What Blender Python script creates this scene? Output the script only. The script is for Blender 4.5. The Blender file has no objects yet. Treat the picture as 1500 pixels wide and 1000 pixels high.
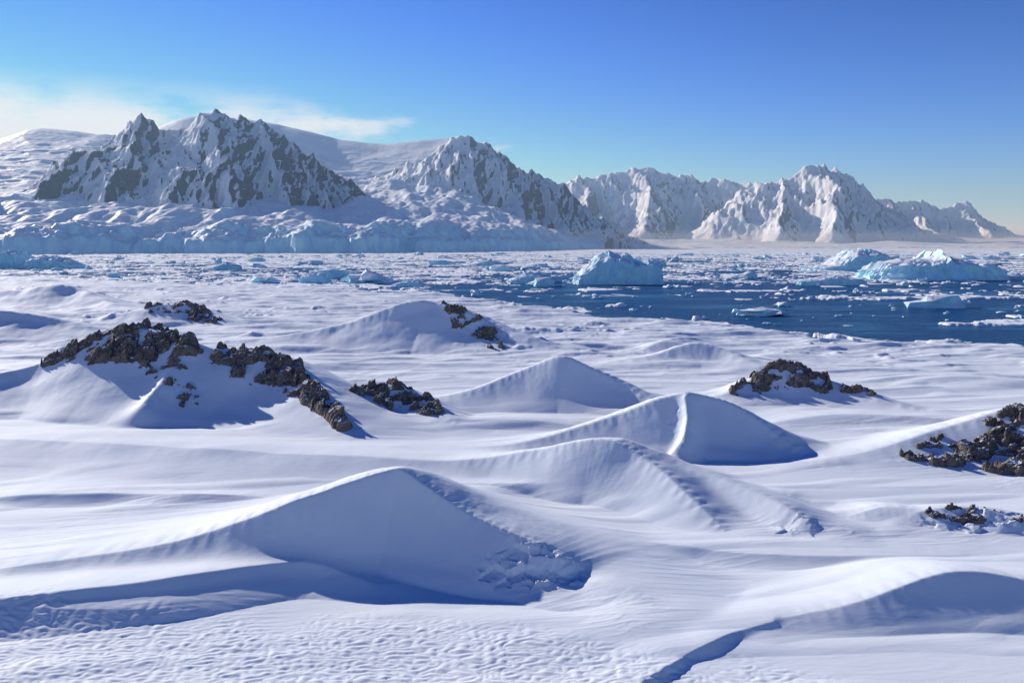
import bpy, math, numpy as np
from mathutils import Vector
rng = np.random.RandomState(7)

# ------------------------------------------------------------------ noise
_ANG = np.random.RandomState(11).rand(8, 256, 256) * 2 * np.pi
_GX = np.cos(_ANG).astype(np.float32); _GY = np.sin(_ANG).astype(np.float32)
_RND = np.random.RandomState(5).rand(8, 256, 256, 3).astype(np.float32)

def perlin(x, y, seed=0):
    s = seed % 8
    x = np.asarray(x, dtype=np.float64) + seed * 37.17
    y = np.asarray(y, dtype=np.float64) + seed * 91.73
    xi = np.floor(x).astype(np.int32); yi = np.floor(y).astype(np.int32)
    xf = (x - xi).astype(np.float32); yf = (y - yi).astype(np.float32)
    x0 = xi & 255; x1 = (xi + 1) & 255; y0 = yi & 255; y1 = (yi + 1) & 255
    gx = _GX[s]; gy = _GY[s]
    u = xf * xf * xf * (xf * (xf * 6 - 15) + 10)
    v = yf * yf * yf * (yf * (yf * 6 - 15) + 10)
    n00 = gx[x0, y0] * xf + gy[x0, y0] * yf
    n10 = gx[x1, y0] * (xf - 1) + gy[x1, y0] * yf
    n01 = gx[x0, y1] * xf + gy[x0, y1] * (yf - 1)
    n11 = gx[x1, y1] * (xf - 1) + gy[x1, y1] * (yf - 1)
    a = n00 + u * (n10 - n00); b = n01 + u * (n11 - n01)
    return (a + v * (b - a)) * 1.5

def fbm(x, y, octv=4, seed=0, gain=0.5):
    r = 0.; a = 1.; f = 1.; t = 0.
    for i in range(octv):
        r = r + a * perlin(x * f, y * f, seed + i); t += a
        a *= gain; f *= 2.03
    return r / t

def ridged(x, y, octv=4, seed=0, gain=0.5):
    r = 0.; a = 1.; f = 1.; t = 0.
    for i in range(octv):
        n = 1 - np.abs(perlin(x * f, y * f, seed + i)) * 1.6
        r = r + a * n * np.abs(n); t += a
        a *= gain; f *= 2.07
    return r / t

def worley(x, y, seed=0):
    s = seed % 8
    xi = np.floor(x).astype(np.int64); yi = np.floor(y).astype(np.int64)
    f1 = np.full(x.shape, 9., np.float32); f2 = f1.copy()
    cid = np.zeros(x.shape + (3,), np.float32)
    ox = np.zeros(x.shape, np.float32); oy = ox.copy()
    for dx in (-1, 0, 1):
        for dy in (-1, 0, 1):
            cx = xi + dx; cy = yi + dy
            r = _RND[s, cx & 255, cy & 255]
            px = cx + r[..., 0] - x; py = cy + r[..., 1] - y
            d = np.sqrt(px * px + py * py).astype(np.float32)
            closer = d < f1
            f2 = np.where(closer, f1, np.minimum(f2, d))
            cid = np.where(closer[..., None], _RND[(s + 3) % 8, cx & 255, cy & 255], cid)
            ox = np.where(closer, -px, ox); oy = np.where(closer, -py, oy)
            f1 = np.where(closer, d, f1)
    return f1, f2, cid, ox, oy

def sstep(a, b, x):
    t = np.clip((x - a) / (b - a), 0, 1)
    return t * t * (3 - 2 * t)

def chaikin(pts, n=2):
    p = np.array(pts, float)
    for _ in range(n):
        a = p[:-1] * .78 + p[1:] * .22; b = p[:-1] * .22 + p[1:] * .78
        q = np.empty((2 * len(a), p.shape[1])); q[0::2] = a; q[1::2] = b
        p = np.concatenate([p[:1], q, p[-1:]])
    return p

# ------------------------------------------------------------------ crest based relief
def crest_height(x, y, pts, wf, wb, pf=1.5, wscale=True, soft=None):
    """pts: (x,y,h) crest running left->right. wf: width on the steep lee (south) side,
    wb: width on the rounded windward side."""
    pts = chaikin(pts, 2) if wscale else np.array(pts, float)
    if soft is None: soft = min(.16, .0014 * pts[:, 1].mean() + .02)
    hmax = pts[:, 2].max()
    W = max(wf, wb) * 1.05
    m = ((x > pts[:, 0].min() - W) & (x < pts[:, 0].max() + W) &
         (y > pts[:, 1].min() - W) & (y < pts[:, 1].max() + W))
    out = np.zeros(x.shape, np.float32)
    if not m.any(): return out
    X = x[m].astype(np.float32); Y = y[m].astype(np.float32)
    near = np.full(X.shape, 1e9, np.float32); kk = np.zeros(X.shape, np.float32)
    wsum = np.full(X.shape, 1e-30, np.float64); hsum = np.zeros(X.shape, np.float64)
    ns = len(pts) - 1
    eps = .04 if wscale else 900.
    for i in range(ns):
        ax, ay, ah = pts[i]; bx, by, bh = pts[i + 1]
        j = np.nonzero((X > min(ax, bx) - W) & (X < max(ax, bx) + W))[0]
        if not len(j): continue
        Xj = X[j]; Yj = Y[j]
        dx = bx - ax; dy = by - ay; L2 = dx * dx + dy * dy + 1e-9
        t = np.clip(((Xj - ax) * dx + (Yj - ay) * dy) / L2, 0, 1).astype(np.float32)
        qx = Xj - (ax + t * dx); qy = Yj - (ay + t * dy)
        dd = (qx * qx + qy * qy + 1e-12)
        d = np.sqrt(dd)
        s = (dx * qy - dy * qx) / math.sqrt(L2) / d      # <0 lee side
        cap = ((t <= 0) if i == 0 else (t >= 1) if i == ns - 1 else None)
        k = (s > 0).astype(np.float32)
        if cap is not None: k = np.where(cap, sstep(-0.9, 0.9, s), k)
        c = d < near[j] - 1e-4
        near[j] = np.where(c, d, near[j]); kk[j] = np.where(c, k, kk[j])
        w = math.sqrt(L2) / (dd.astype(np.float64) + eps) ** 3
        wsum[j] += w; hsum[j] += w * (ah + t * (bh - ah))
    hh = hsum / wsum
    d2 = np.sqrt(near * near + soft * soft) - soft
    sc = (0.4 + 0.6 * hh / hmax) if wscale else 1.0
    tf = np.clip(1 - d2 / (wf * sc), 0, 1)
    tb = np.clip(1 - d2 / (wb * sc), 0, 1)
    front = tf ** pf * (1 - .25 * sstep(0, .35, tf) * (1 - tf))
    back = (1 - (1 - tb) ** 1.6) ** 1.8
    out[m] = np.where(near < 1e8, hh * (front * (1 - kk) + back * kk), 0)
    return out

MOUNDS = [
 # foreground big drift
 ([(-48,68,0.8),(-38,70.0,1.7),(-30.2,71.5,3.0),(-23.8,72.5,4.9),(-18.5,73.8,6.4),(-14,75,7.5),(-11.5,75.8,8.1),(-10.8,75.8,8.2),(-10.3,75.5,8.0),(-7.8,74.0,6.7),(-4.8,72.2,5.3),(-1.6,70.9,4.3),(1.8,69.6,3.5),(4.0,68.2,2.6),(5.2,66.6,0.8)], 8.8, 27, .98),
 ([(-75,57.0,1.4),(-40.7,60.2,1.9),(-31.4,63.8,2.3),(-24,66.8,2.3),(-18,68.6,1.9),(-11.4,66.0,0.5)], 4.4, 14, 1.05),
 ([(4.5,66,0.3),(6.5,66,1.2),(9.5,63.5,1.1),(12,61,0.3)], 3, 6, 1.2),
 # bottom right drift
 ([(19.7,58.8,0.35),(23.9,60.3,0.7),(30.6,61.8,1.8),(35.7,63.1,3.0),(39.6,63.2,3.0),(43.3,62.7,2.4),(62,60,1.4)], 5.0, 14, 1.05),
 ([(3,46,0.3),(8.5,50.6,0.35),(11.6,53.2,0.5),(12.8,54.6,0.3),(15.6,56.2,0.55),(17.2,57.6,0.35),(20.5,58.8,0.5)], 1.0, 7, 1.1),
 # second drift
 ([(-18,102,1.2),(-10,101.5,1.7),(-4.5,101,2.5),(2.3,98.8,4.1),(7.5,97.3,5.3),(11.4,96.4,6.1),(14.6,94,5.1),(17.4,90.5,3.8),(19.6,86,2.4),(22.5,80,0.3)], 7.8, 19, 1.05),
 ([(14,96.6,4.2),(18.5,95,3.4),(23,91,3.0),(27.2,86.4,2.5),(30,82.4,1.9),(32,79.5,0.4)], 5.4, 12, 1.05),
 # edge of the foreground plateau
 ([(-130,112,2.9),(-73,110.9,2.7),(-41.2,105,2.6),(-17.1,102.6,2.2),(-6,101,1.9)], 16, 24, 1.6),
 ([(-70,90,0.2),(-52,91,1.1),(-40,90.5,0.9),(-28,90,0.1)], 2.2, 13, 1.2),
 ([(-22,96,0.1),(-13.4,95,0.9),(-3,94.2,1.0),(6.6,93.1,0.9)], 2.2, 11, 1.2),
 ([(2,80,0.1),(16,74.5,0.7),(30,73,0.6),(44,75,0.1)], 2.2, 9, 1.3),
 # mound E
 ([(-8,112,0.6),(0,113,1.2),(7,115,2.4),(13.2,116,4.2),(18.4,117,6.0),(22.4,117.8,7.3),(26.2,118,8.1),(30,117.2,7.3),(33.6,115.8,5.9),(37.2,113.4,3.8),(41.6,108.6,0.4)], 10.5, 18, 1.05),
 ([(25.4,116.6,6.2),(25.0,113.5,4.9),(24.0,110.2,2.9),(21.5,107.4,0.6)], 4.6, 6, 1.4),
 # mound F
 ([(-22,145,0.6),(-14,146,1.4),(-6.4,147,3.0),(0.3,149,5.4),(5.0,149.8,7.3),(9.3,150,8.9),(13.8,148.6,7.2),(18.9,146,5.2),(24.0,142,3.0),(31,137,0.4)], 12.5, 21, 1.05),
 # mound G
 ([(-112,228,0.8),(-82,230,1.8),(-65.6,230,3.2),(-50,232,6.4),(-40,233,9.8),(-31,234.5,12.4),(-25.2,235,13.3),(-19,232.5,12.1),(-12.8,230,10.4),(-3.9,225,6.6),(9.3,215,2.2),(17,206,0.3)], 21, 34, 1.1),
 # left rocky hill H
 ([(-135,141,4.2),(-100,143,5.4),(-89.8,149,7.2),(-84.4,150,9.8),(-77,150,12.8),(-71.4,150,14.1),(-63.9,148,12.6),(-58.1,146,10.4),(-51.8,146,10.6),(-44.8,145,10.2),(-39.2,141,8.0),(-32.4,133,4.8),(-27,124,2.2),(-22.0,114,0.3)], 24, 32, 1.12),
 ([(-60,146,9.2),(-60.5,139,6.6),(-62,131,3.2)], 12, 10, 1.35),
 # small rock I
 ([(-34,140,1.2),(-27.4,140,3.4),(-21.9,140,5.4),(-16.8,138,3.6),(-9,127,0.4)], 9, 13, 1.15),
 # rock J
 ([(36,148,0.5),(41.8,150,1.9),(48.4,154,4.5),(54.4,155,6.8),(59.5,152,4.2),(64.8,149,3.0),(74,140,0.3)], 11, 14, 1.15),
 # right hill K
 ([(40,105,0.4),(53.1,109,1.8),(62.4,112,3.6),(69.3,113,5.4),(75.3,113,6.6),(84,114,7.4),(105,116,8.5)], 18, 20, 1.3),
 # small icy ledges on the right
 ([(36.8,84.6,0.3),(42.3,85.2,1.3),(46,82.0,0.2)], 2.2, 7, 1.1),
 ([(43,83,0.3),(46,84,1.2),(49.8,83.9,1.5),(53.5,81,1.2),(60,81,0.8)], 2.4, 6, 1.1),
 ([(28,90,0.2),(31,91,0.9),(34,89,0.2)], 2.0, 6, 1.1),
 # far mounds
 ([(22,194,0.3),(35.8,197,2.2),(46.6,200,5.6),(53.6,196,3.4),(62,182,0.3)], 12, 18, 1.15),
 ([(34,216,0.5),(44,222,3.6),(54,214,0.3)], 9, 12, 1.2),
 ([(-150,298,3.0),(-134,300,6.6),(-123.6,300,8.4),(-116,298,4.8),(-98,284,0.4)], 17, 26, 1.2),
 ([(-330,388,9),(-244,380,6.6),(-215,380,11),(-202,376,7),(-175,352,2.6),(-145,328,0.3)], 24, 32, 1.15),
 ([(-240,256,13),(-161,251,8.6),(-140,251,5.4),(-112,238,0.8)], 30, 34, 1.2),
 ([(-76,188,0.3),(-55,193,1.8),(-36,184,0.2)], 7, 16, 1.2),
 ([(60,203,0.2),(70,207,1.5),(84,200,0.2)], 6, 12, 1.2),
 ([(-70,308,0.2),(-40,314,2.6),(-8,300,0.3)], 11, 22, 1.2),
 ([(-30,268,0.2),(-4,272,2.0),(26,258,0.2)], 8, 18, 1.2),
 ([(80,168,0.2),(98,172,1.9),(118,164,0.2)], 6, 16, 1.2),
 ([(-70,172,0.2),(-50,176,1.6),(-26,168,0.2)], 5, 16, 1.2),
 ([(40,128,0.2),(56,133,1.2),(76,130,0.2)], 3.6, 14, 1.2),
 ([(-14,128,0.2),(0,130,1.1),(14,127,0.2)], 3.2, 12, 1.2),
]

SHX = [-2000,-800,-503,-227,-110,-47,9,42,86,98,123,146,260,600]
SHY = [1100,880,740,585,540,480,375,332,288,262,243,228,200,180]

def shore_sd(x, y):
    ys = np.interp(x, SHX, SHY)
    n = fbm(x / 60, y / 60, 4, 3) * 38 + fbm(x / 9, y / 9, 2, 6) * 5
    return ys + n * np.clip(ys / 400, .6, 2) - y

def land_h(x, y):
    wx = x + fbm(x / 18, y / 18, 2, 1) * 0.7
    wy = y + fbm(x / 18, y / 18, 2, 4) * 0.9
    acc = np.zeros(x.shape, np.float64)
    for pts, wf, wb, pf in MOUNDS:
        acc += np.maximum(crest_height(wx, wy, pts, wf, wb, pf), 0) ** 4
    hm0 = acc ** (1 / 4)
    hm = np.clip(hm0 / 5, 0, 1)
    far = sstep(120, 260, y)
    b = fbm(x / 60, y / 34, 3, 2)
    c = np.cos(0.16); s = np.sin(0.16)
    xr = x * c + y * s; yr = -x * s + y * c
    # long wind drifts with a crisp lee lip
    dr = perlin(xr / 44 + fbm(x/30,y/30,2,5)*.4, yr / 9.0, 3)
    drift = np.where(dr > 0, dr, dr * .25)
    dr2 = np.maximum(perlin(xr / 17 + fbm(x/20,y/20,2,6)*.4, yr / 3.4, 6) - .1, 0)
    sast = ridged(xr / 6.5 + fbm(x/8,y/8,2,1)*.6, yr / 1.1, 3, 6)
    smask = sstep(0.15, 0.6, fbm(x / 26, y / 14, 2, 7) + .2)
    calm = 1 - sstep(.10, .34, hm)
    h = hm0 + b * 0.7 + drift * (0.55 + far * 1.2) * (.3 + .7 * calm) + dr2 * (.30 + far * .8) * calm
    h = h + sast * (0.014 + 0.055 * smask) * (1 + far) * calm
    h = h + far * (fbm(x / 14, y / 9, 4, 0) * 0.55 + np.maximum(fbm(x/9,y/6,3,2)-.22,0)*2.8 * sstep(-.1,.3,fbm(x/70,y/60,2,4)))
    h = h + hm * (fbm(x / 4, y / 4, 5, 5) * 0.13 + fbm(x / 11, y / 11, 2, 2) * 0.35)
    return h + 0.9

def broken_snow(x, y):
    z = np.zeros(x.shape)
    for cx, cy, rx, ry, a in [(1.6,67.2,5.2,2.6,.5),(29.8,80.0,3.0,2.0,.2),(50,82,7,2.0,.45),(24.4,112,2.4,5,.12)]:
        r = ((x - cx) / rx) ** 2 + ((y - cy) / ry) ** 2
        m = sstep(1.2, 0.2, r)
        if m.max() <= 0: continue
        idx = m > 0
        X = x[idx] + fbm(x[idx]/.8, y[idx]/.8, 2, 3)*.25; Y = y[idx]
        f1, f2, cid, ox, oy = worley(X / 1.9, Y / 1.4, 2)
        g1, g2, gid, qx, qy = worley(X / .8, Y / .6, 4)
        blk = (cid[..., 2] - .5) * .7 + ox * (cid[..., 0] - .5) * 1.6 + oy * (cid[..., 1] - .5) * 1.6
        blk = blk + .22 * ((gid[..., 2] - .5) + qx * (gid[..., 0] - .5) * 1.5)
        z[idx] += m[idx] * blk * a
    return z

def ripples(x, y):
    m = sstep(63.5, 57, y + fbm(x / 6, y / 6, 2, 3) * 3 + np.maximum(x + 6, 0) * 0.36)
    wxx = x + fbm(x / 3, y / 3, 2, 2) * .5
    r = np.abs(perlin(wxx / 1.05, y / 0.60, 1)) + .10 * np.abs(perlin(wxx / .45, y / .3, 4))
    return m * (0.125 * r)

def floe_h(x, y, sd):
    c = np.interp(y, [200, 560, 640, 1000, 1500, 2300, 4500], [.04, .07, .30, .42, .52, .7, .95])
    left = sstep(-20, -110, x / np.clip(y / 550, .5, 9))
    c = np.maximum(c, left * np.interp(y, [300, 600, 900, 1300], [.8, .5, .42, .55]))
    for cx, cy, rx, ry, a in [(215,452,75,26,.4),(270,500,80,20,.4),(60,470,40,12,.35),(330,330,100,40,.3),(20,520,60,20,.35)]:
        c = np.maximum(c, a * sstep(1.3, .5, ((x - cx) / rx) ** 2 + ((y - cy) / ry) ** 2))
    c = np.maximum(c, .75 * sstep(-26, -2, sd))
    c = c + fbm(x / 130, y / 170, 3, 1) * .65 * sstep(500, 700, y)
    wx = x + fbm(x / 14, y / 14, 3, 3) * 9; wy = y + fbm(x / 14, y / 14, 3, 5) * 9
    f1, f2, cid, ox, oy = worley(wx / 34, wy / 30, 1)
    g1, g2, gid, _, _ = worley(wx / 9, wy / 8, 6)
    big = sstep(0.03, 0.16, f2 - f1) * sstep(-.02, .03, c * 1.05 - .05 - cid[..., 2])
    sml = sstep(0.05, 0.28, g2 - g1) * sstep(-.02, .03, c * .85 - gid[..., 2])
    edge = fbm(x / 16, y / 12, 4, 2) * 1.1
    for cx, cy, rx, ry in [(205,303,38,11),(232,448,62,9),(330,470,46,12),(150,512,40,8),(420,560,60,14)]:
        v = 1 - ((x - cx) / rx) ** 2 - ((y - cy) / ry) ** 2 + edge
        big = np.maximum(big, sstep(0, .25, v))
    fl = np.maximum(big * (0.55 + cid[..., 0] * .5), sml * (0.45 + gid[..., 0] * .5))
    rub = np.maximum(fbm(x / 9, y / 12, 3, 4) - .12, 0) * 3.0
    floe = -.75 + fl * 1.6 + sstep(.5, .8, fl) * (rub * .8 + fbm(x / 5, y / 6, 2, 2) * .15)
    return np.where(fl < .02, -1.5, floe)

def ground_h(x, y):
    shp = x.shape; x = x.ravel(); y = y.ravel()
    sd = shore_sd(x, y)
    z = np.zeros(x.shape)
    k = sstep(-1, 14, sd)
    il = np.nonzero(k > 0)[0]; jf = np.nonzero(k < 1)[0]
    if len(il):
        xl, yl = x[il], y[il]
        z[il] = (land_h(xl, yl) + broken_snow(xl, yl) + ripples(xl, yl)) * k[il]
    if len(jf):
        z[jf] += floe_h(x[jf], y[jf], sd[jf]) * (1 - k[jf])
    return z.reshape(shp)

# ------------------------------------------------------------------ mesh helper
def mesh_from(name, V, F, mat, smooth=True):
    me = bpy.data.meshes.new(name)
    n = len(F); k = F.shape[1]
    me.vertices.add(len(V)); me.vertices.foreach_set("co", V.astype(np.float32).ravel())
    me.loops.add(n * k); me.loops.foreach_set("vertex_index", F.astype(np.int32).ravel())
    me.polygons.add(n)
    me.polygons.foreach_set("loop_start", (np.arange(n) * k).astype(np.int32))
    me.polygons.foreach_set("loop_total", np.full(n, k, np.int32))
    me.polygons.foreach_set("use_smooth", np.full(n, smooth, bool))
    me.update(calc_edges=True)
    me.materials.append(mat)
    ob = bpy.data.objects.new(name, me)
    bpy.context.scene.collection.objects.link(ob)
    return ob

def grid_faces(r, c):
    i = np.arange(r * c).reshape(r, c)
    return np.stack([i[:-1, :-1], i[:-1, 1:], i[1:, 1:], i[1:, :-1]], -1).reshape(-1, 4)

def compact(V, F):
    used = np.zeros(len(V), bool); used[F.ravel()] = True
    remap = np.cumsum(used) - 1
    return V[used], remap[F]

# ------------------------------------------------------------------ materials
def new_mat(name):
    m = bpy.data.materials.new(name); m.use_nodes = True
    nt = m.node_tree; b = nt.nodes["Principled BSDF"]
    return m, nt, b

def N(nt, t, **kw):
    n = nt.nodes.new(t)
    for k, v in kw.items(): setattr(n, k, v)
    return n

def noise(nt, vec, scale, detail=4, rough=.5):
    n = N(nt, 'ShaderNodeTexNoise'); n.inputs['Scale'].default_value = scale
    n.inputs['Detail'].default_value = detail; n.inputs['Roughness'].default_value = rough
    nt.links.new(vec, n.inputs['Vector']); return n.outputs['Fac']

def mapping(nt, vec, scale):
    n = N(nt, 'ShaderNodeMapping'); n.inputs['Scale'].default_value = scale
    nt.links.new(vec, n.inputs['Vector']); return n.outputs['Vector']

def math_n(nt, op, a, b=None, c=None, clamp=False):
    n = N(nt, 'ShaderNodeMath', operation=op); n.use_clamp = clamp
    for i, v in enumerate((a, b, c)):
        if v is None: continue
        if isinstance(v, (int, float)): n.inputs[i].default_value = v
        else: nt.links.new(v, n.inputs[i])
    return n.outputs[0]

def maprange(nt, v, a, b, c=0., d=1., smooth=True):
    n = N(nt, 'ShaderNodeMapRange')
    if smooth: n.interpolation_type = 'SMOOTHSTEP'
    nt.links.new(v, n.inputs[0])
    for i, q in enumerate((a, b, c, d)): n.inputs[i + 1].default_value = q
    return n.outputs[0]

def mixc(nt, f, a, b, blend='MIX'):
    n = N(nt, 'ShaderNodeMix', data_type='RGBA'); n.blend_type = blend
    if isinstance(f, (int, float)): n.inputs[0].default_value = f
    else: nt.links.new(f, n.inputs[0])
    for i, v in ((6, a), (7, b)):
        if isinstance(v, tuple): n.inputs[i].default_value = v + (1,)
        else: nt.links.new(v, n.inputs[i])
    return n.outputs[2]

def bump(nt, h, strength, dist, prev=None):
    n = N(nt, 'ShaderNodeBump'); n.inputs['Strength'].default_value = strength
    n.inputs['Distance'].default_value = dist
    nt.links.new(h, n.inputs['Height'])
    if prev is not None: nt.links.new(prev, n.inputs['Normal'])
    return n.outputs['Normal']

def snow_material():
    m, nt, b = new_mat("snow")
    pos = N(nt, 'ShaderNodeNewGeometry').outputs['Position']
    n1 = noise(nt, pos, 0.09, 5)
    col = mixc(nt, maprange(nt, n1, .35, .65), (0.865, 0.925, 0.965), (0.905, 0.95, 0.975))
    nt.links.new(col, b.inputs['Base Color'])
    b.inputs['Roughness'].default_value = .7
    b.inputs['Specular IOR Level'].default_value = .15
    st = noise(nt, mapping(nt, pos, (0.45, 2.6, 1)), 1.0, 5, .6)
    fn = noise(nt, pos, 8.0, 3, .6)
    nn = bump(nt, st, .22, .08)
    nn = bump(nt, fn, .2, .02, nn)
    nt.links.new(nn, b.inputs['Normal'])
    return m

def rock_material():
    m, nt, b = new_mat("dark_rock")
    g = N(nt, 'ShaderNodeNewGeometry'); pos = g.outputs['Position']
    n1 = noise(nt, pos, .7, 6, .65); n2 = noise(nt, mapping(nt, pos, (.7, 1, 1.8)), 3.0, 5, .7)
    col = mixc(nt, maprange(nt, n1, .38, .62), (0.065, 0.053, 0.048), (0.19, 0.150, 0.120))
    col = mixc(nt, maprange(nt, n2, .46, .68), col, (0.28, 0.225, 0.18))
    sx = N(nt, 'ShaderNodeSeparateXYZ'); nt.links.new(g.outputs['Normal'], sx.inputs[0])
    s = math_n(nt, 'MULTIPLY_ADD', math_n(nt, 'SUBTRACT', noise(nt, mapping(nt, pos, (.6, .9, 2.4)), .9, 7, .68), .5), 1.5, sx.outputs[2])
    sf = maprange(nt, s, .76, .82)
    col = mixc(nt, sf, col, (0.87, 0.90, 0.94))
    nt.links.new(col, b.inputs['Base Color'])
    b.inputs['Roughness'].default_value = .8
    nn = bump(nt, n2, .8, .25)
    nt.links.new(nn, b.inputs['Normal'])
    return m

def mountain_material():
    m, nt, b = new_mat("mountain_snow_and_rock")
    g = N(nt, 'ShaderNodeNewGeometry'); pos = g.outputs['Position']
    sx = N(nt, 'ShaderNodeSeparateXYZ'); nt.links.new(g.outputs['Normal'], sx.inputs[0])
    streak = noise(nt, mapping(nt, pos, (1, .3, .22)), .055, 10, .74)
    big = noise(nt, pos, .003, 3, .5)
    fine = noise(nt, mapping(nt, pos, (1, .6, .4)), .15, 6, .75)
    # facing sets the mix: more snow towards west, more rock towards east
    t = math_n(nt, 'MULTIPLY_ADD', math_n(nt, 'SUBTRACT', streak, .5), 2.5, sx.outputs[2])
    t = math_n(nt, 'MULTIPLY_ADD', math_n(nt, 'SUBTRACT', fine, .5), 1.5, t)
    t = math_n(nt, 'MULTIPLY_ADD', math_n(nt, 'SUBTRACT', big, .5), .6, t)
    t = math_n(nt, 'MULTIPLY_ADD', sx.outputs[0], -1.3, t)
    rf = maprange(nt, t, .22, .06)
    rock = mixc(nt, maprange(nt, fine, .4, .65), (0.018, 0.028, 0.050), (0.075, 0.088, 0.12))
    col = mixc(nt, rf, (0.875, 0.925, 0.96), rock)
    nt.links.new(col, b.inputs['Base Color'])
    b.inputs['Roughness'].default_value = .75
    b.inputs['Specular IOR Level'].default_value = .15
    nn = bump(nt, streak, .6, 12); nn = bump(nt, fine, .5, 5, nn)
    nt.links.new(nn, b.inputs['Normal'])
    return m

def ice_material(name, ice, lo, hi, sc, bd):
    m, nt, b = new_mat(name)
    g = N(nt, 'ShaderNodeNewGeometry'); pos = g.outputs['Position']
    sx = N(nt, 'ShaderNodeSeparateXYZ'); nt.links.new(g.outputs['Normal'], sx.inputs[0])
    n1 = noise(nt, mapping(nt, pos, (1, 1, .5)), sc, 6, .6)
    t = math_n(nt, 'MULTIPLY_ADD', math_n(nt, 'SUBTRACT', n1, .5), .5, sx.outputs[2])
    f = maprange(nt, t, lo, hi)
    icec = mixc(nt, maprange(nt, n1, .35, .65), ice, tuple(min(1, c * 1.2 + .06) for c in ice))
    col = mixc(nt, f, icec, (0.88, 0.93, 0.96))
    nt.links.new(col, b.inputs['Base Color'])
    b.inputs['Roughness'].default_value = .6
    b.inputs['Specular IOR Level'].default_value = .25
    nn = bump(nt, n1, .6, bd)
    nt.links.new(nn, b.inputs['Normal'])
    return m

def water_material():
    m, nt, b = new_mat("sea_water")
    pos = N(nt, 'ShaderNodeNewGeometry').outputs['Position']
    n1 = noise(nt, mapping(nt, pos, (.5, 1, 1)), .35, 5, .6)
    n2 = noise(nt, mapping(nt, pos, (.4, 1, 1)), .018, 5, .6)
    n3 = noise(nt, mapping(nt, pos, (.3, 1, 1)), .03, 8, .7)
    g = maprange(nt, n3, .48, .66)
    col = mixc(nt, g, (0.008, 0.072, 0.19), (0.065, 0.22, 0.39))
    nt.links.new(col, b.inputs['Base Color'])
    b.inputs['Roughness'].default_value = .35
    b.inputs['Specular IOR Level'].default_value = .1
    nn = bump(nt, n1, 1.0, 1.2); nn = bump(nt, n2, .4, 2.0, nn)
    nt.links.new(nn, b.inputs['Normal'])
    return m

SNOW = snow_material(); ROCK = rock_material(); MTN = mountain_material()
GLAC = ice_material("glacier_ice", (0.50, 0.77, 0.95), .72, .93, .04, 7)
BERG = ice_material("iceberg_ice", (0.46, 0.79, 0.92), .35, .80, .16, 1.2)
WATER = water_material()

# ------------------------------------------------------------------ ground (snow field + sea ice)
R, C = 1750, 1250
yy = np.exp(np.linspace(math.log(30), math.log(4700), 40000))
dens = .8 / yy + np.where(yy < 60, 120 / 3600, 120 / yy ** 2)
cum = np.concatenate([[0], np.cumsum((dens[1:] + dens[:-1]) / 2 * np.diff(yy))])
rows = np.interp(np.linspace(0, cum[-1], R), cum, yy)
uu = np.linspace(-1, 1, C); uu = .98 * (uu * .68 + .32 * uu ** 3)
X = rows[:, None] * uu[None, :]; Y = np.repeat(rows[:, None], C, 1)
Z = ground_h(X, Y)
V = np.stack([X, Y, Z], -1).reshape(-1, 3)
F = grid_faces(R, C)
keep = Z.ravel()[F].max(1) > -0.6
V2, F2 = compact(V, F[keep])
mesh_from("ground", V2, F2, SNOW)

# ------------------------------------------------------------------ water
wv = np.array([[-30000, 150, 0], [30000, 150, 0], [30000, 40000, 0], [-30000, 40000, 0]], float)
mesh_from("sea_water", wv, np.array([[0, 1, 2, 3]]), WATER)

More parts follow.
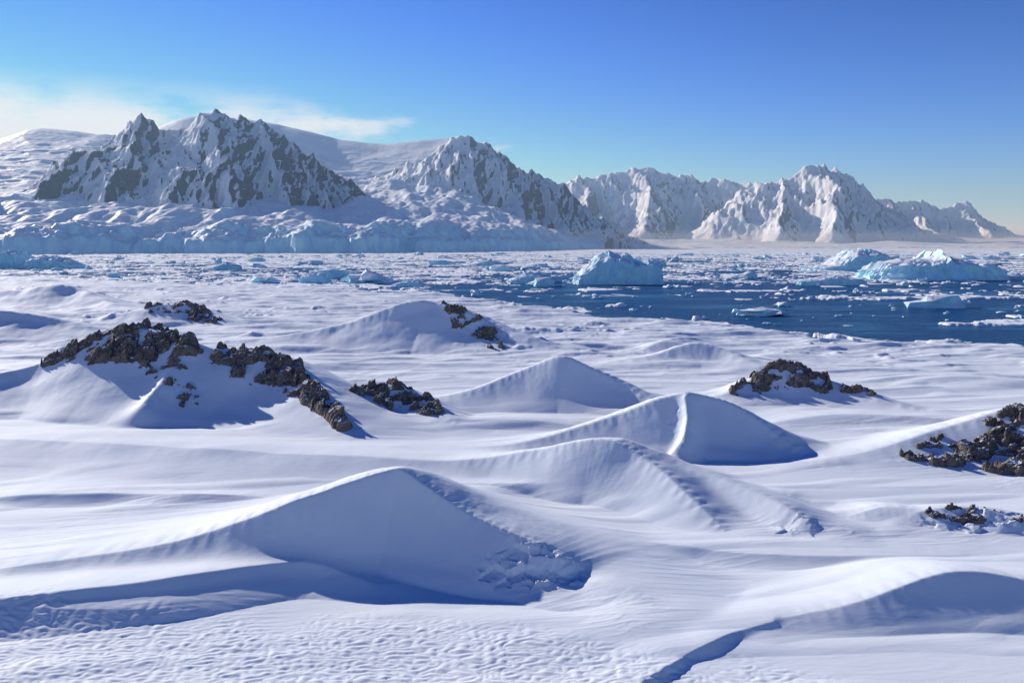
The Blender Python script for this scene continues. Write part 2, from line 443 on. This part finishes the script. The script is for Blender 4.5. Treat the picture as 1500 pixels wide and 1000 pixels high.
# ------------------------------------------------------------------ mountains + glacier
YFX = [-9000,-3000,-1300,-700,-300,0,300,500,1500,9000]
YFY = [1700,1800,2050,2280,2450,2950,3550,4150,4550,5200]
MT = {
 1: [([(-1880,3620,400),(-1753,3500,480),(-1680,3500,530),(-1592,3500,565),(-1505,3500,532),(-1417,3500,522),(-1344,3500,556),(-1257,3500,608),(-1183,3500,552),(-1096,3500,535),(-935,3500,450),(-790,3500,350),(-672,3500,245),(-560,3500,150),(-420,3450,90)],1.45),
     ([(-1257,3500,600),(-1210,3350,490),(-1150,3200,415),(-1088,3100,362),(-1130,2950,240),(-1180,2800,120)],1.0),
     ([(-1088,3100,355),(-1000,2950,230),(-930,2780,90)],1.0),
     ([(-1592,3500,560),(-1520,3250,410),(-1500,3000,235)],1.0),
     ([(-1753,3500,480),(-1760,3200,330),(-1740,2950,190)],1.0),
     ([(-1096,3500,535),(-940,3250,365),(-830,3000,160)],.95),
     ([(-935,3500,445),(-780,3280,280),(-690,3080,120)],.95),
     ([(-760,3500,325),(-600,3250,150),(-520,3100,70)],.95),
     ([(-1257,3500,590),(-1280,3800,420),(-1250,4100,300)],1.2)],
 2: [([(-760,4700,430),(-526,4520,492),(-414,4500,560),(-320,4500,598),(-244,4500,618),(-170,4500,585),(-113,4500,545),(-30,4500,480),(38,4500,438),(132,4500,445),(180,4500,395),(263,4500,320),(451,4500,176),(564,4500,108),(760,4500,38)],1.35),
     ([(-244,4500,605),(-200,4220,410),(-120,3900,170)],.95),
     ([(-414,4500,550),(-440,4200,350),(-480,3900,180)],.95),
     ([(-113,4500,540),(0,4200,340),(70,3950,140)],.95),
     ([(132,4500,438),(210,4230,260),(280,3950,80)],.95),
     ([(263,4500,313),(380,4280,170),(450,4100,50)],.95)],
 3: [([(407,7500,560),(626,7500,618),(780,7500,620),(939,7500,668),(1080,7500,695),(1221,7500,725),(1390,7500,680),(1565,7500,645),(1878,7500,590),(2191,7300,560)],1.55),
     ([(1221,7500,705),(1180,6900,440),(1050,6300,170)],1.05),
     ([(1565,7500,630),(1620,6900,350),(1500,6300,130)],1.05),
     ([(700,7500,610),(640,6900,360),(560,6300,140)],1.05),
     ([(1900,6500,480),(2172,6500,560),(2362,6500,612),(2498,6500,655),(2590,6500,600),(2715,6500,520),(2932,6500,370),(3149,6500,230),(3400,6500,112),(3700,6450,40)],1.45),
     ([(2498,6500,640),(2400,6050,430),(2240,5600,150)],1.05),
     ([(2172,6500,550),(2050,6100,340),(1900,5700,120)],1.05),
     ([(2715,6500,505),(2720,6150,330),(2620,5700,110)],1.0),
     ([(2932,6500,355),(2980,6200,220),(2950,5850,80)],1.0)],
 4: [([(3300,8500,420),(3834,8500,490),(4000,8500,465),(4189,8500,485),(4400,8500,440),(4544,8500,410),(4757,8500,465),(4970,8500,300),(5254,8500,130),(5600,8500,40)],1.35),
     ([(3834,8500,480),(3700,8000,300),(3600,7600,120)],1.05),
     ([(4189,8500,470),(4100,8000,260),(4050,7600,100)],1.05),
     ([(4757,8500,445),(4700,8100,250),(4650,7800,90)],1.05)],
 5: [([(-2300,2620,260),(-1900,2600,215),(-1671,2600,178),(-1590,2600,120),(-1519,2600,80),(-1430,2600,40)],1.3),
     ([(-1750,2600,190),(-1640,2420,90)],1.0)],
}
DOMES = [
 ([(-5200,4900,620),(-3600,4600,590),(-2820,4500,598),(-2594,4500,655),(-2406,4500,640),(-2256,4500,612),(-1900,4700,600)], 2300, 2500),
 ([(-2100,5500,860),(-1836,5500,860),(-1469,5500,790),(-1147,5500,715),(-872,5500,692),(-597,5500,712),(-321,5500,735),(-100,5500,640)], 2000, 1800),
]
def crest_sym(x, y, pts, r):
    pts = np.array(pts, float); W = pts[:, 2].max() * r * 1.02
    m = ((x > pts[:, 0].min() - W) & (x < pts[:, 0].max() + W) & (y > pts[:, 1].min() - W) & (y < pts[:, 1].max() + W))
    out = np.zeros(x.shape)
    X = x[m]; Y = y[m]; best = np.zeros(X.shape)
    for i in range(len(pts) - 1):
        ax, ay, ah = pts[i]; bx, by, bh = pts[i + 1]
        dx = bx - ax; dy = by - ay; L2 = dx * dx + dy * dy
        t = np.clip(((X - ax) * dx + (Y - ay) * dy) / L2, 0, 1)
        d = np.hypot(X - ax - t * dx, Y - ay - t * dy)
        hh = ah + t * (bh - ah)
        best = np.maximum(best, hh * np.clip(1 - d / (hh * r + 1), 0, 1) ** 1.2)
    out[m] = best
    return out

R, C = 950, 1350
rows = np.exp(np.linspace(math.log(1700), math.log(9800), R))
uu = np.linspace(-.95, .95, C)
X = rows[:, None] * uu[None, :]; Y = np.repeat(rows[:, None], C, 1)
yf = np.interp(X, YFX, YFY) + fbm(X / 300, Y * 0, 4, 2) * 240 + fbm(X / 60, Y / 60, 2, 4) * 30
sd = Y - yf
ch = np.interp(X, [-400, 100, 450, 900], [58, 50, 30, 5]) * (1 + .75 * fbm(X / 150, Y / 400, 4, 5))
slope = np.interp(X, [-2500, -1200, -700, -200, 250, 800, 4000], [.13, .125, .14, .14, .08, .03, .022])
base = np.where(sd > 0, ch * (.6 * sstep(0, 14, sd) + .4 * sstep(20, 150, sd + fbm(X/80,Y/80,3,1)*90)) + slope * np.clip(sd, 0, 2600), -6)
base = base + (sd > 0) * (fbm(X / 520, Y / 420, 3, 3) * 28 * sstep(0, 500, sd))
crev = ridged(X / 75 + fbm(X/200,Y/200,2,1), Y / 32, 4, 4)
base = base + (sd > 0) * crev * 12 * sstep(360, 20, sd) * sstep(1200, -200, X)
dome = np.zeros(X.shape)
for i, (pts, wf, wb) in enumerate(DOMES):
    d = crest_height(X, Y, pts, wf, wb, 1.15, wscale=False, soft=120)
    if i == 1: d = d * sstep(120, -420, X)
    dome = np.maximum(dome, d)
dome = dome * (1 + .04 * fbm(X / 600, Y / 600, 3, 6)) + (ridged(X/300,Y/170,3,5)-.5)*16*sstep(60,300,dome)*sstep(700,450,dome)
wx = X + fbm(X / 220, Y / 220, 4, 1) * 45; wy = Y + fbm(X / 220, Y / 220, 4, 5) * 70
land = np.maximum(base, dome)
lab = np.zeros(X.shape, np.int32); cur = land.copy()
for k, crests in MT.items():
    h = np.zeros(X.shape)
    for pts, r in crests:
        h = np.maximum(h, crest_sym(wx, wy, pts, r))
    ii = h > 1
    hs = h[ii]; ax, ay = wx[ii], wy[ii]
    top = max(p[2] for c_, _ in crests for p in c_)
    sc = sstep(0, .35 * top, hs) * (1 - .6 * sstep(.75 * top, top, hs))
    s_ = {1: 1, 2: 1.15, 3: 1.6, 4: 1.8, 5: .5}[k]
    # gullies and ribs that run down the fall line
    rib = ridged(ax / (240 * s_) + .3 * ay / (240 * s_), ay / (620 * s_), 3, 2 + k, .5)
    rib2 = ridged(ax / (68 * s_) - .3 * ay / (68 * s_), ay / (230 * s_), 4, 5 + k, .58)
    hs = hs + sc * ((rib - .45) * 84 + (rib2 - .45) * 38) * s_ ** .6 + sc * fbm(X[ii] / 26, Y[ii] / 26, 3, 4) * 7
    h[ii] = np.maximum(hs, 0)
    up = h > cur
    lab = np.where(up, k, lab)
    cur = np.where(up, h, cur)
Z = cur + (sd > 0) * fbm(X / 60, Y / 60, 3, 3) * 2
Z = np.where(sd <= 0, -6, Z)
V = np.stack([X, Y, Z], -1).reshape(-1, 3); F = grid_faces(R, C)
keep = Z.ravel()[F].max(1) > -5
F = F[keep]; fl = lab.ravel()[F].max(1)
for k, nm, mt in [(0, "glacier", GLAC), (1, "snow_mountain", MTN), (2, "snow_mountain", MTN), (3, "snow_mountain", MTN), (4, "snow_mountain", MTN), (5, "snow_mountain", MTN)]:
    Fk = F[fl == k]
    if len(Fk):
        v, f = compact(V, Fk); mesh_from(nm, v, f, mt)

# ------------------------------------------------------------------ rock outcrops
def outcrop(path, amp, seed, step=.09, cell=1.6, lift=.1):
    """path: (x, y, radius) - the line the bedrock breaks through along"""
    p = np.array(path, float)
    x0, x1 = (p[:, 0] - p[:, 2]).min(), (p[:, 0] + p[:, 2]).max()
    y0, y1 = (p[:, 1] - p[:, 2]).min(), (p[:, 1] + p[:, 2]).max()
    nx = min(int((x1 - x0) / step), 520); ny = min(int((y1 - y0) / step), 300)
    x, y = np.meshgrid(np.linspace(x0, x1, nx), np.linspace(y0, y1, ny))
    m = np.zeros(x.shape)
    for i in range(len(p) - 1):
        ax, ay, ar = p[i]; bx, by, br = p[i + 1]
        dx, dy = bx - ax, by - ay
        t = np.clip(((x - ax) * dx + (y - ay) * dy) / (dx * dx + dy * dy), 0, 1)
        m = np.maximum(m, 1 - np.hypot(x - ax - t * dx, y - ay - t * dy) / (ar + t * (br - ar)))
    wxx = x + fbm(x / 2, y / 2, 2, 1) * .5; wyy = y + fbm(x / 2, y / 2, 2, 5) * .5
    f1, f2, cid, ox, oy = worley(wxx / cell, wyy / (cell * .8), seed)
    g1, g2, gid, px, py = worley(wxx / (cell * .36), wyy / (cell * .3), seed + 2)
    blk = (cid[..., 2] - .5) * .8 + ox * (cid[..., 0] - .15) * 1.5 + oy * (cid[..., 1] - .15) * 1.7
    sm = ((gid[..., 2] - .5) * .3 + px * (gid[..., 0] - .4) * .8 + py * (gid[..., 1] - .4) * .8) * .6
    patch = fbm(x / (cell * 2.6), y / (cell * 1.5), 5, seed + 1, .5) * 2.4
    jag = (ridged(x / (cell * 2.5), y / (cell * 2.0), 3, seed + 4) - .4)
    off = (blk + sm) * cell * .42
    rise = patch * .9 + lift + jag * .5 - sstep(.55, 0, m) * 1.8
    z = ground_h(x, y) + np.minimum(rise, .8) * amp + off * sstep(-.5, .3, rise) - .4 * sstep(0, -.6, rise)
    F = grid_faces(ny, nx)
    V = np.stack([x, y, z], -1).reshape(-1, 3)
    keep = (rise.ravel()[F].max(1) > -1.2)
    v, f = compact(V, F[keep])
    mesh_from("rock_outcrop", v, f, ROCK, smooth=False)

outcrop([(-87,149.5,3),(-82,150,6),(-72,149.5,8.5),(-65,147,7.5),(-60,144.5,4)], 1.3, 1, .12, 2.4, .38)
outcrop([(-66,143,3),(-60,139,4),(-55,134,3.5)], .9, 6, .1, 1.5, -.1)
outcrop([(-52,144.5,4.5),(-47,143.5,7.0),(-41,140,6),(-35,134,3.6),(-29,126,2.6),(-26,121,2)], 1.3, 2, .12, 2.2, .26)
outcrop([(-28,140,3),(-22,139,5.2),(-17,136.5,4.5),(-13,132,3)], 1.1, 3, .08, 1.6, .15)
outcrop([(43,150,2.5),(48.5,153,4.6),(54,154,6),(59,151,4)], 1.3, 4, .1, 1.6, .25)
outcrop([(63,148.5,1.6),(67,147,2.2)], .8, 5, .08, 1.2, 0)
outcrop([(55,106,3),(62,106,6),(70,106,9),(80,107,10),(92,109,9)], 1.3, 6, .1, 1.9, .22)
outcrop([(-19,233,3),(-14,229,7),(-8,222,6.5),(-4,214,3)], 1.5, 7, .16, 2.4, .05)
outcrop([(-136,299,5),(-125,298.5,8),(-116,295,7),(-108,289,4)], 1.5, 2, .2, 2.8, 0)
outcrop([(-118,160,5),(-108,161,5),(-100,158,3)], 1.1, 4, .12, 1.8, 0)
outcrop([(45.5,83.2,1.2),(50,82.8,1.9),(55,81.4,1.3)], .45, 3, .05, .8, -.15)

# ------------------------------------------------------------------ icebergs
def iceberg(cx, cy, L, D, prof, seed, rot=0.0, NT=220, sq=4.5):
    px = np.array([p[0] for p in prof]); ph = np.array([p[1] for p in prof])
    th = np.linspace(0, 2 * np.pi, NT, endpoint=False)
    rr = 1 / (np.abs(np.cos(th)) ** sq + np.abs(np.sin(th)) ** sq) ** (1 / sq)
    rr = rr * (1 + .10 * perlin(np.cos(th) * 2.2 + seed, np.sin(th) * 2.2, seed) + .04 * perlin(np.cos(th) * 9 + seed, np.sin(th) * 9, seed + 1))
    def top(x, y):
        q = x / L * 2; w = y / D * 2
        h = np.interp(q, px, ph)
        h = h * (1 - .18 * sstep(-.2, -1, w) - .2 * sstep(.3, 1, w))
        f1, f2, cid, ox, oy = worley(x / (L * .11) + 9, y / (L * .11) + 3, seed)
        return h * (1 + .10 * (cid[..., 2] - .5) + ox * (cid[..., 0] - .5) * .28) + fbm(x / (L * .08), y / (L * .08), 3, seed) * ph.max() * .08
    ex = np.cos(th) * rr * L / 2; ey = np.sin(th) * rr * D / 2
    et = np.maximum(top(ex * .96, ey * .96) * .93, ph.max() * .06)
    rings = []
    NV = 20
    for i in range(NV):
        t = i / (NV - 1)
        z = -1.0 + (et + 1) * t
        n = fbm(th * L * .06 + seed * 3, z / 7 + t, 3, seed) * .055 + (ridged(np.cos(th) * 7, np.sin(th) * 7 + t * .6, 2, seed) - .5) * .05
        k = 1.0 - .05 * t + n * (.3 + t) + .05 * (1 - t) ** 6
        rings.append(np.stack([ex * k, ey * k, z], -1))
    kx = rings[-1]
    NI = 22
    for i in range(1, NI):
        t = 1 - i / NI
        x = kx[:, 0] * t; y = kx[:, 1] * t
        z = top(x, y); bl = sstep(1, .86, t)
        rings.append(np.stack([x, y, kx[:, 2] * (1 - bl) + z * bl], -1))
    Vv = np.concatenate(rings)
    nR = len(rings)
    i = np.arange(nR * NT).reshape(nR, NT); j = np.roll(i, -1, 1)
    F = np.stack([i[:-1], j[:-1], j[1:], i[1:]], -1).reshape(-1, 4)
    c, s = math.cos(rot), math.sin(rot)
    P = Vv.copy(); P[:, 0] = cx + Vv[:, 0] * c - Vv[:, 1] * s; P[:, 1] = cy + Vv[:, 0] * s + Vv[:, 1] * c
    mesh_from("iceberg", P, F, BERG, smooth=False)

iceberg(80, 612, 66, 44, [(-1,5),(-.85,9),(-.6,15),(-.45,21),(-.22,24),(.05,22),(.3,20),(.36,17.5),(.5,18),(1,17.5)], 1, sq=7)
iceberg(360, 685, 112, 60, [(-1,8),(-.85,13),(-.5,16),(-.15,17),(-.05,20),(0,24),(.06,18),(.45,16),(.8,13),(1,10)], 2)
iceberg(385, 900, 104, 60, [(-1,3),(-.6,6),(-.4,12),(-.15,22),(.3,22),(.6,18),(1,8)], 3)
iceberg(237, 590, 50, 20, [(-1,3),(0,7),(.6,5),(1,3)], 4)
iceberg(14, 612, 36, 20, [(-1,2),(-.2,7.5),(.4,5),(1,2)], 5)
iceberg(-73, 560, 21, 14, [(-1,2),(0,5),(1,3)], 6)
iceberg(-153, 620, 24, 18, [(-1,4),(-.2,7.5),(.6,7),(1,3)], 7)
iceberg(-600, 965, 40, 40, [(-1,18),(0,22),(.5,20),(1,8)], 1)
iceberg(-537, 940, 60, 36, [(-1,10),(-.3,16),(.4,13),(1,5)], 2)
iceberg(470, 640, 60, 36, [(-1,5),(0,11),(1,13)], 3)
iceberg(640, 800, 90, 46, [(-1,8),(0,16),(1,13)], 5)
iceberg(-320, 900, 30, 20, [(-1,4),(0,9),(1,5)], 4)
iceberg(-30, 1050, 36, 20, [(-1,4),(0,9),(1,5)], 7)
iceberg(190, 1100, 44, 22, [(-1,4),(0,10),(1,4)], 2)

# brash ice: one mesh of many small chunks
import bmesh
bm = bmesh.new(); bmesh.ops.create_icosphere(bm, subdivisions=2, radius=1.0)
tv = np.array([v.co[:] for v in bm.verts]); tf = np.array([[v.index for v in f.verts] for f in bm.faces]); bm.free()
Vs = []; Fs = []; o = 0
for i in range(1800):
    y = math.exp(rng.uniform(math.log(300), math.log(2000))); x = rng.uniform(-.95, .95) * y
    ys = np.interp(x, SHX, SHY)
    if y < ys + 30: continue
    if y < 590 and x > -40 and rng.rand() < .6: continue
    s = (0.5 + rng.pareto(2.2) * 1.0) * (y / 600) ** .6; s = min(s, 8)
    d = tv * (1 + .35 * rng.randn(len(tv), 1) * .6)
    d = np.round(d * 1.6 + rng.rand(3)) / 1.6 * .55 + d * .45
    sc = np.array([s * rng.uniform(1, 2.2), s * rng.uniform(.8, 1.6), s * rng.uniform(.35, .85)])
    Vs.append(d * sc + [x, y, sc[2] * .2]); Fs.append(tf + o); o += len(tv)
mesh_from("brash_ice", np.concatenate(Vs), np.concatenate(Fs), BERG, smooth=False)

# ------------------------------------------------------------------ haze (thin sea mist)
def haze(x0, x1, y0, y1, z0, z1, dens, colr, name):
    v = np.array([[x, y, z] for z in (z0, z1) for y in (y0, y1) for x in (x0, x1)], float)
    f = np.array([[0, 2, 3, 1], [4, 5, 7, 6], [0, 1, 5, 4], [2, 6, 7, 3], [0, 4, 6, 2], [1, 3, 7, 5]])
    m = bpy.data.materials.new(name); m.use_nodes = True; nt = m.node_tree; nt.nodes.clear()
    out = N(nt, 'ShaderNodeOutputMaterial'); vs = N(nt, 'ShaderNodeVolumeScatter')
    vs.inputs['Color'].default_value = colr + (1,); vs.inputs['Density'].default_value = dens
    vs.inputs['Anisotropy'].default_value = .2
    nt.links.new(vs.outputs[0], out.inputs['Volume'])
    mesh_from(name, v, f, m, smooth=False)
haze(-14000, 14000, 900, 13000, .5, 900, 9.0e-5, (.48, .74, 1), "haze")
haze(-13000, 13000, 2900, 12800, .8, 85, 1.3e-4, (.80, .91, 1), "mist")

# ------------------------------------------------------------------ world, sun
SUN_AZ = math.radians(-47)   # from +Y, negative = towards -X
SUN_EL = math.radians(23.5)
w = bpy.data.worlds.new("World"); bpy.context.scene.world = w; w.use_nodes = True
nt = w.node_tree; bg = nt.nodes['Background']
sky = N(nt, 'ShaderNodeTexSky', sky_type='NISHITA'); sky.sun_disc = False
sky.sun_elevation = SUN_EL; sky.sun_rotation = SUN_AZ
sky.altitude = 2500; sky.air_density = 1.0; sky.dust_density = 0.0; sky.ozone_density = 2.0
sep = N(nt, 'ShaderNodeSeparateColor'); nt.links.new(sky.outputs[0], sep.inputs[0])
cmb = N(nt, 'ShaderNodeCombineColor')
for i, (g_, a_) in enumerate(((2.15, 1.25), (1.85, 1.18), (1.7, 1.62))):
    q = math_n(nt, 'POWER', math_n(nt, 'MULTIPLY', sep.outputs[i], .125), g_)
    q = math_n(nt, 'SMOOTH_MIN', math_n(nt, 'MULTIPLY', q, a_), (.86, .88, .95)[i], .35)
    nt.links.new(math_n(nt, 'MULTIPLY', q, 8.0), cmb.inputs[i])
tc = N(nt, 'ShaderNodeTexCoord'); gen = tc.outputs['Generated']
sx = N(nt, 'ShaderNodeSeparateXYZ'); nt.links.new(gen, sx.inputs[0])
cn = noise(nt, mapping(nt, gen, (1, 1, 3.0)), 7.5, 10, .6)
zt = maprange(nt, sx.outputs[2], .185, .13)
zb = maprange(nt, sx.outputs[2], .0, .05)
xl = maprange(nt, sx.outputs[0], -.05, -.48, .02, .36)
xm = maprange(nt, sx.outputs[0], .25, -.05)
dn = math_n(nt, 'ADD', cn, xl)
cf = maprange(nt, dn, .60, .82)
cf = math_n(nt, 'MULTIPLY', math_n(nt, 'MULTIPLY', cf, zt), math_n(nt, 'MULTIPLY', zb, xm))
cf = math_n(nt, 'MULTIPLY', cf, .9)
col = mixc(nt, cf, cmb.outputs[0], (7.0, 7.4, 7.8))
nt.links.new(col, bg.inputs['Color']); bg.inputs['Strength'].default_value = 0.125

sd_ = bpy.data.lights.new("sun", 'SUN'); sd_.energy = 5.0; sd_.angle = math.radians(.5); sd_.color = (1, .965, .91)
so = bpy.data.objects.new("sun", sd_); bpy.context.scene.collection.objects.link(so)
dirv = Vector((math.sin(SUN_AZ) * math.cos(SUN_EL), math.cos(SUN_AZ) * math.cos(SUN_EL), math.sin(SUN_EL)))
so.rotation_euler = dirv.to_track_quat('Z', 'Y').to_euler()
so.location = (0, 0, 200)

# ------------------------------------------------------------------ camera
cam = bpy.data.cameras.new("camera"); co = bpy.data.objects.new("camera", cam)
bpy.context.scene.collection.objects.link(co); bpy.context.scene.camera = co
cam.sensor_width = 36; cam.lens = 28; cam.clip_start = .5; cam.clip_end = 80000
co.location = (0, 0, 31); co.rotation_euler = (math.radians(90 - 7.08), 0, 0)
sc = bpy.context.scene
sc.view_settings.view_transform = 'Standard'; sc.view_settings.look = 'None'
sc.view_settings.exposure = 0; sc.view_settings.gamma = 1
